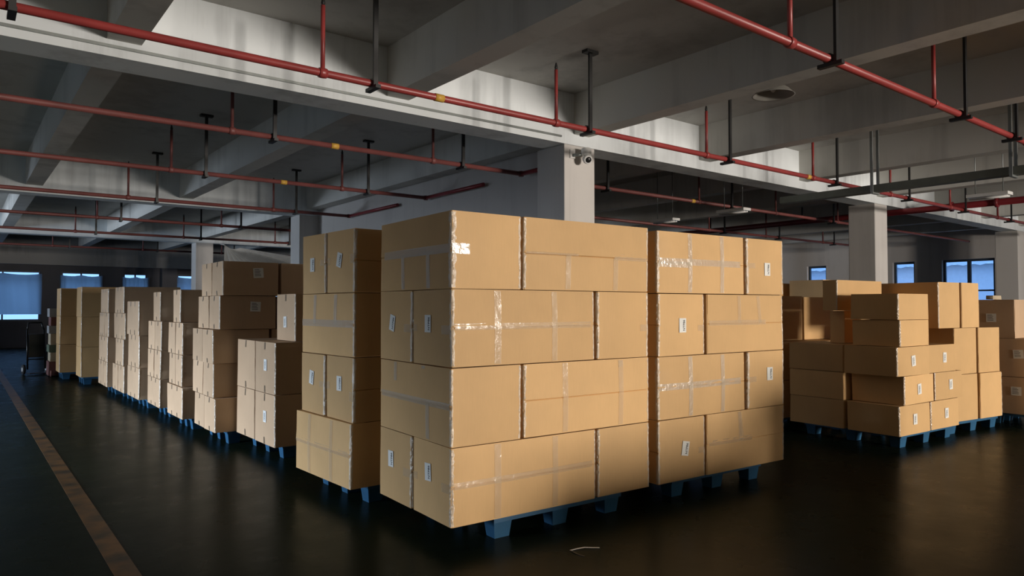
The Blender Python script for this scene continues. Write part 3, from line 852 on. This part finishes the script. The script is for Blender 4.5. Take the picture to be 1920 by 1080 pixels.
pallet(B, 0.22, 0.06, 1.2, 1.0, 'blue plastic pallet under the stack right of the nearest')
pallet(C, 0.16, 0.05, 1.0, 0.9, 'blue plastic pallet under the stack behind the nearest')
pallet(D, 0.14, 0.14, 1.0, 1.0, 'blue plastic pallet under the low two-layer aisle stack')
pallet(E_, 0.16, 0.06, 1.1, 0.85, 'blue plastic pallet under the tall five-layer stack')
pallet(F_, 0.14, 0.06, 0.75, 0.75, 'blue plastic pallet under the first stack past the tall one')
pallet(G_, 0.14, 0.06, 0.75, 0.75, 'blue plastic pallet under the second stack past the tall one')
pallet(H1, 0.14, 0.08, 0.75, 0.8, 'blue plastic pallet under the three-layer grey stack')
pallet(H2, 0.14, 0.06, 0.75, 0.98, 'blue plastic pallet under the third last full-height stack')
pallet(H3, 0.14, 0.06, 0.75, 0.9, 'blue plastic pallet under the stack before the open gap')
pallet(I_, 0.05, 0.0, 1.0, 0.75, 'blue plastic pallet under the stack past the gap')
pallet(J_, 0.05, 0.0, 1.0, 0.75, 'blue plastic pallet under the farthest aisle stack')
pallet(K, 0.14, 0.06, 1.25, 1.2, 'blue plastic pallet under the labelled stack across the aisle')
pallet(L_, -0.08, 0.02, 1.15, 0.88, 'blue plastic pallet under the bright upright cartons')
pallet(Mk, 0.03, 0.05, 0.85, 1.1, 'blue plastic pallet under the dark stack at the frame edge')
pallet(N_, 0.05, 0.05, 1.85, 0.9, 'blue plastic pallet under the shaded rear row')
pallet(O1, 0.3, 0.03, 1.2, 1.0, 'added blue plastic pallet under the unseen shading stack, farther from the openings')
pallet(O2, 0.3, 0.03, 1.2, 1.0, 'added blue plastic pallet under the unseen shading stack, nearer the openings')
pallet(T_, -0.1, 0.0, 1.4, 1.3, 'blue plastic pallet under the highest rear row')

# ------------------------------------------------------------------ pipes
RX = [-0.24, 2.49, 5.23, 7.95, 10.7, 13.4, 16.1, 18.8]
HX = [0.26, 2.97, 5.70, 8.40, 11.35, 14.05, 16.75, 19.5]
def hanger(parent, x, y, zp):
    o = MB()
    o.box(x - 0.022, x + 0.022, y - 0.075, y - 0.05, zp - 0.05, ZS - 0.03)
    h = o.build('hanger', M['steel'], parent)
    MB().box(x - 0.09, x + 0.09, y - 0.11, y - 0.02, ZS - 0.035, ZS - 0.001).build('ceiling_plate', M['steel'], h)
    MB().box(x - 0.025, x + 0.025, y - 0.12, y + 0.09, zp - 0.066, zp - 0.034).build('bracket', M['steel'], h)
    MB().lathe([(0.047, -0.015), (0.047, 0.015)], 14, (x, y, zp), (1, 0, 0)).build('clamp', M['steel'], h)
def riser(parent, x, y, zp, RED):
    r = MB().tube((x, y, zp), (x, y, zp + 0.60), 0.020).build('riser', RED, parent)
    MB().lathe([(0.012, 0.0), (0.02, 0.02), (0.014, 0.05), (0.006, 0.08)], 10, (x, y, zp + 0.60)).build('sprinkler_head', M['steel'], r)
    MB().lathe([(0.043, -0.035), (0.046, -0.01), (0.046, 0.01), (0.043, 0.035)], 12, (x, y, zp), (1, 0, 0)).build('tee_fitting', RED, r)
def sprinkler(y, x0, x1, label, rx=RX, hx=HX, zp=3.65, bend=None, bands=(), rad=0.034):
    RED = M['red'] if y < 7 else M['shadedred']  # deeper bays take the red with shade painted in
    p = empty('sprinkler_pipe', (0, 0, 0)); tag(p, label, 'pipe', 'red sprinkler pipes under the ceiling')
    pts = [(x0, y, zp), (x1, y, zp)]
    MB().tube(pts[0], pts[1], rad, 14).build('pipe_run', RED, p)
    if bend is not None:
        MB().tube((x1, y, zp), (x1, bend, zp), rad, 12).build('pipe_run', M['darkred'], p)
        MB().lathe([(0.04, -0.04), (0.046, 0.0), (0.04, 0.04)], 12, (x1, y, zp)).build('elbow', RED, p)
    for x in rx:
        if x0 < x < x1 - 0.1: riser(p, x, y, zp, RED)
    for x in hx:
        if x0 < x < x1 - 0.1: hanger(p, x, y, zp)
    for b in bands:
        MB().lathe([(rad + 0.004, -0.05), (rad + 0.004, 0.05)], 14, (b, y, zp), (1, 0, 0)).build('yellow_band', M['yellow'], p)
    return p
sprinkler(2.95, -2.0, 24.0, 'bright red sprinkler pipe crossing the upper right, nearest to the viewer', rx=[2.3, 5.06, 7.73, 10.5, 13.3], hx=[2.9, 5.65, 8.37, 9.93, 14.0])
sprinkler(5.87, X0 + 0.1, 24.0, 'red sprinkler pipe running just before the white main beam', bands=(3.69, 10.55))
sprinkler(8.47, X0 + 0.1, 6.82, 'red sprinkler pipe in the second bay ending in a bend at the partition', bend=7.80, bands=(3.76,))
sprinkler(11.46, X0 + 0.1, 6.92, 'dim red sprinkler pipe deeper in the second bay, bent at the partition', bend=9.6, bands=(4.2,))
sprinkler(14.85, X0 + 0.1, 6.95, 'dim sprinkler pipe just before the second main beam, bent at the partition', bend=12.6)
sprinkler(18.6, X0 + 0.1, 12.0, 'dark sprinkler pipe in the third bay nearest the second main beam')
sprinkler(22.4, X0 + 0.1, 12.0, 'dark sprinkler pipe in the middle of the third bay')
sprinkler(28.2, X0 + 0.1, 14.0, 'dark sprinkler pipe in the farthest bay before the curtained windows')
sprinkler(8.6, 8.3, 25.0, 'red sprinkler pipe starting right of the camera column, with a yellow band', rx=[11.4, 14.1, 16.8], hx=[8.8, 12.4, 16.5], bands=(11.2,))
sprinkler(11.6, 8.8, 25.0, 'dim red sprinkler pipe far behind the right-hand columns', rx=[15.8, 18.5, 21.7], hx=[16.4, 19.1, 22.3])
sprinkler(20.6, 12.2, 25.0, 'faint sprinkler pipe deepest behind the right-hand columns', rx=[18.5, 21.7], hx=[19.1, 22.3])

bp = empty('main_supply_pipe', (16.95, 0, 0)); tag(bp, 'thick dark red main pipe running towards the side windows', 'pipe')
ZP = 3.766
MB().tube((0, 0.5, ZP), (0, 15.0, ZP), 0.070, 18).build('pipe_run', M['darkred'], bp)
for y in (6.15, 5.3, 2.6):
    MB().lathe([(0.070, -0.03), (0.105, -0.028), (0.105, 0.028), (0.070, 0.03)], 18, (0, y, ZP), (0, 1, 0)).build('flange', M['darkred'], bp)
for y in (4.3, 9.6, 12.4):
    MB().box(-0.015, 0.015, y - 0.015, y + 0.015, ZP + 0.08, ZS - 0.001).build('hanger', M['steel'], bp)

ct = empty('cable_tray', (11.36, 0, 0)); tag(ct, 'grey-green cable tray hung under the ceiling before the second column', 'cable tray')
MB().box(-0.09, 0.09, -1.0, 6.8, 3.40, 3.41).box(-0.09, -0.08, -1.0, 6.8, 3.41, 3.51).box(0.08, 0.09, -1.0, 6.8, 3.41, 3.51).build('trough', M['tray'], ct)
for y in (1.9, 3.35, 5.21):
    MB().box(-0.115, -0.092, y - 0.02, y + 0.02, 3.37, ZS - 0.001).box(0.092, 0.115, y - 0.02, y + 0.02, 3.37, ZS - 0.001).box(-0.092, 0.092, y - 0.02, y + 0.02, 3.37, 3.398).build('hanger', M['galv'], ct)

# ------------------------------------------------------------------ lamps, camera
hb = empty('high_bay_lamp', (8.15, 4.99, ZS)); tag(hb, 'grey dome ceiling lamp, unlit, in the nearest bay', 'lamp')
MB().lathe([(0.07, -0.001), (0.07, -0.03)], 20).build('ceiling_rose', M['lampg'], hb)
MB().lathe([(0.05, -0.03), (0.09, -0.05), (0.10, -0.12), (0.085, -0.13)], 20).build('lamp_housing', M['lampg'], hb)
m = MB(); bmx = m.bm
prof = [(0.09, -0.11), (0.13, -0.14), (0.19, -0.19), (0.245, -0.255), (0.262, -0.258), (0.25, -0.25), (0.188, -0.183), (0.12, -0.135), (0.02, -0.128)]
m.lathe(prof, 36).build('lamp_shade', M['lampg'], hb)
MB().lathe([(0.02, -0.13), (0.035, -0.16), (0.03, -0.20), (0.01, -0.215)], 16).build('bulb', M['whitep'], hb)

def batten(x, y, zl, label, along='y'):
    b = empty('batten_light', (x, y, zl)); tag(b, label, 'lamp', 'hanging batten lights')
    MB().box(-0.12, 0.12, -0.3, 0.3, 0.0, 0.05, 0.0).build('reflector', M['whitep'], b)
    MB().tube((-0.04, -0.28, -0.02), (-0.04, 0.28, -0.02), 0.013).build('tube', M['whitep'], b)
    MB().tube((0.04, -0.28, -0.02), (0.04, 0.28, -0.02), 0.013).build('tube', M['whitep'], b)
    for yy in (-0.2, 0.2):
        MB().tube((0, yy, 0.05), (0, yy, ZS - zl - 0.001), 0.008, 6).build('suspension_rod', M['galv'], b)
batten(11.76, 9.75, 3.4, 'white batten light hanging lower, right of the camera column')
batten(11.58, 7.95, 3.4, 'white batten light hanging above the gap between front stacks')
batten(13.4, 4.3, 3.42, 'white batten light beside the cable tray, nearer the viewer')

cc = empty('security_camera', (6.66, 7.15, 3.67)); tag(cc, 'small white security camera fixed high on the column', 'camera')
MB().box(-0.045, 0.045, -0.02, 0.0, -0.02, 0.10).build('wall_plate', M['whitep'], cc)
MB().tube((0, -0.02, 0.02), (0.10, -0.11, 0.03), 0.022).build('arm', M['galv'], cc)
MB().lathe([(0.062, 0.085), (0.072, 0.07), (0.072, 0.0), (0.062, -0.02)], 20, (0.14, -0.14, 0.03)).build('housing', M['whitep'], cc)
ey = MB().lathe([(0.01, -0.066), (0.042, -0.06), (0.064, -0.024), (0.068, 0.0), (0.064, 0.026), (0.056, 0.05)], 20, (0.13, -0.17, -0.04), Vector((-0.35, -0.8, -0.35))).build('camera_ball', M['whitep'], cc)
MB().lathe([(0.040, 0.049), (0.040, 0.058), (0.01, 0.062)], 20, (0.13, -0.17, -0.04), Vector((-0.35, -0.8, -0.35))).build('lens', M['black'], ey)

# ------------------------------------------------------------------ pleated tarp hanging by the distant column
def tarp():
    bm = bmesh.new()
    apex = Vector((7.35, 25.75, 3.78)); n = 30; rows = []
    for k in range(n + 1):
        t = k / n
        q = min(1.0, t / 0.85); w_ = max(0.0, (t - 0.85) / 0.15)
        lo = Vector((7.30 + 3.4 * q, 25.75 + 0.2 * q, 2.95 + 0.42 * w_))
        hi = apex.lerp(Vector((7.9, 25.8, 3.70)), t)
        row = []
        for j in range(7):
            s = j / 6
            p = hi.lerp(lo, s)
            p.y += 0.15 * (1 if k % 2 else -1) * s
            p.z -= 0.10 * math.sin(math.pi * t) * (1 - s)
            row.append(bm.verts.new(p))
        rows.append(row)
    for k in range(n):
        for j in range(6):
            bm.faces.new((rows[k][j], rows[k + 1][j], rows[k + 1][j + 1], rows[k][j + 1]))
    me = bpy.data.meshes.new('pleated_tarp'); bm.to_mesh(me); bm.free()
    o = link('pleated_tarp', me, M['tarp'])
    for x, y, z0 in ((7.35, 25.75, 3.77), (10.68, 25.95, 3.36)):
        MB().tube((x, y, z0), (x, 26.24, ZM - 0.013), 0.012, 6).build('rope', M['whitep'], o)
    tag(o, 'pale pleated tarp hanging beside the distant column', 'tarp')
tarp()

# ------------------------------------------------------------------ hand truck and the small cartons at the far end of the aisle
ht = empty('hand_truck', (1.50, 20.2, 0), math.radians(10)); tag(ht, 'black two-wheeled hand truck leaning at the far end of the aisle', 'hand truck')
f = MB()
for s in (-0.18, 0.18):
    f.path([(s, 0, 0.12), (s * 0.95, 0.10, 1.05), (s * 0.7, 0.16, 1.22)], 0.020)
f.path([(-0.126, 0.16, 1.22), (0.126, 0.16, 1.22)], 0.020)
for zz in (0.35, 0.6, 0.85):
    f.tube((-0.175, 0.025 + zz * 0.08, zz), (0.175, 0.025 + zz * 0.08, zz), 0.014)
f.build('frame', M['black'], ht)
MB().box(-0.2, 0.2, -0.28, 0.0, 0.03, 0.045).build('toe_plate', M['steel'], ht)
MB().box(-0.15, 0.15, 0.02, 0.09, 0.4, 0.95).build('back_panel', M['black'], ht)
for s in (-0.24, 0.24):
    wh = MB().lathe([(0.06, -0.025), (0.11, -0.025), (0.12, 0.0), (0.11, 0.025), (0.06, 0.025)], 20, (s, 0.08, 0.12), (1, 0, 0)).build('wheel', M['rubber'], ht)
    MB().lathe([(0.05, -0.03), (0.05, 0.03)], 14, (s, 0.08, 0.12), (1, 0, 0)).build('hub', M['whitep'], wh)
SC = Stack(1.66, 19.3, 0, 'small mixed cartons at the end of the aisle')
spec = [('redc', 0.02, 0.34, 'maroon carton at the foot of'), ('creamc', 0.34, 0.55, 'cream carton second from below in'), ('greenc', 0.55, 0.72, 'greenish carton in the middle of'),
        ('creamc', 0.72, 0.98, 'cream carton above the greenish one in'), ('greyc', 0.98, 1.16, 'flat grey carton with a dark mark in'), ('redc', 1.16, 1.36, 'maroon carton near the top of'), ('greyc', 1.36, 1.56, 'grey carton on top of')]
for i, (mt_, z0, z1, lb) in enumerate(spec):
    SC.box(0.03 * (i % 2), 0.75, 0, 0.55, z0, z1, lb + ' the small mixed pile', mat=mt_, bulge=0.6, stickers=[('-y', -0.2, 0.0, 0, 'bars')] if z1 - z0 > 0.19 else ())
dl = empty('dolly', (1.66, 19.3, 0)); tag(dl, 'low dolly with small wheels under the mixed cartons', 'dolly')
MB().box(0.0, 0.75, -0.05, 0.6, 0.012, 0.020).build('platform', M['steel'], dl)
for x, y in ((0.05, -0.1), (0.6, -0.1)):
    wv_ = MB().lathe([(0.03, -0.02), (0.07, -0.02), (0.075, 0.0), (0.07, 0.02), (0.03, 0.02)], 16, (x, y, 0.075), (1, 0, 0)).build('wheel', M['redc'], dl)

# ------------------------------------------------------------------ scrap of strapping on the floor before the nearest stack
sp = empty('strap_scrap', (3.19, 3.45, 0)); tag(sp, 'small scrap of pale strapping lying on the floor before the nearest pallet', 'scrap')
def ribbon(name, pts, w, mat):
    bm = bmesh.new(); rows = []
    for k, (x, y, z_) in enumerate(pts):
        a = Vector(pts[max(0, k - 1)]); b = Vector(pts[min(len(pts) - 1, k + 1)])
        d = (b - a); nrm = Vector((-d.y, d.x, 0)).normalized() * w / 2
        rows.append((bm.verts.new(Vector((x, y, z_)) + nrm), bm.verts.new(Vector((x, y, z_)) - nrm), bm.verts.new(Vector((x, y, z_ + 0.002)) - nrm), bm.verts.new(Vector((x, y, z_ + 0.002)) + nrm)))
    for p_, q_ in zip(rows[:-1], rows[1:]):
        for i in range(4):
            bm.faces.new((p_[i], p_[(i + 1) % 4], q_[(i + 1) % 4], q_[i]))
    bmesh.ops.recalc_face_normals(bm, faces=bm.faces)
    me = bpy.data.meshes.new(name); bm.to_mesh(me); bm.free()
    return link(name, me, mat, sp)
ribbon('strap', [(0.0, 0.0, 0.001), (0.05, -0.01, 0.004), (0.10, -0.03, 0.008), (0.15, -0.06, 0.004), (0.19, -0.08, 0.001)], 0.012, M['whitep'])
ribbon('strap_end', [(0.0, 0.0, 0.001), (-0.01, -0.05, 0.003), (-0.01, -0.10, 0.001), (0.0, -0.14, 0.001)], 0.012, M['black'])
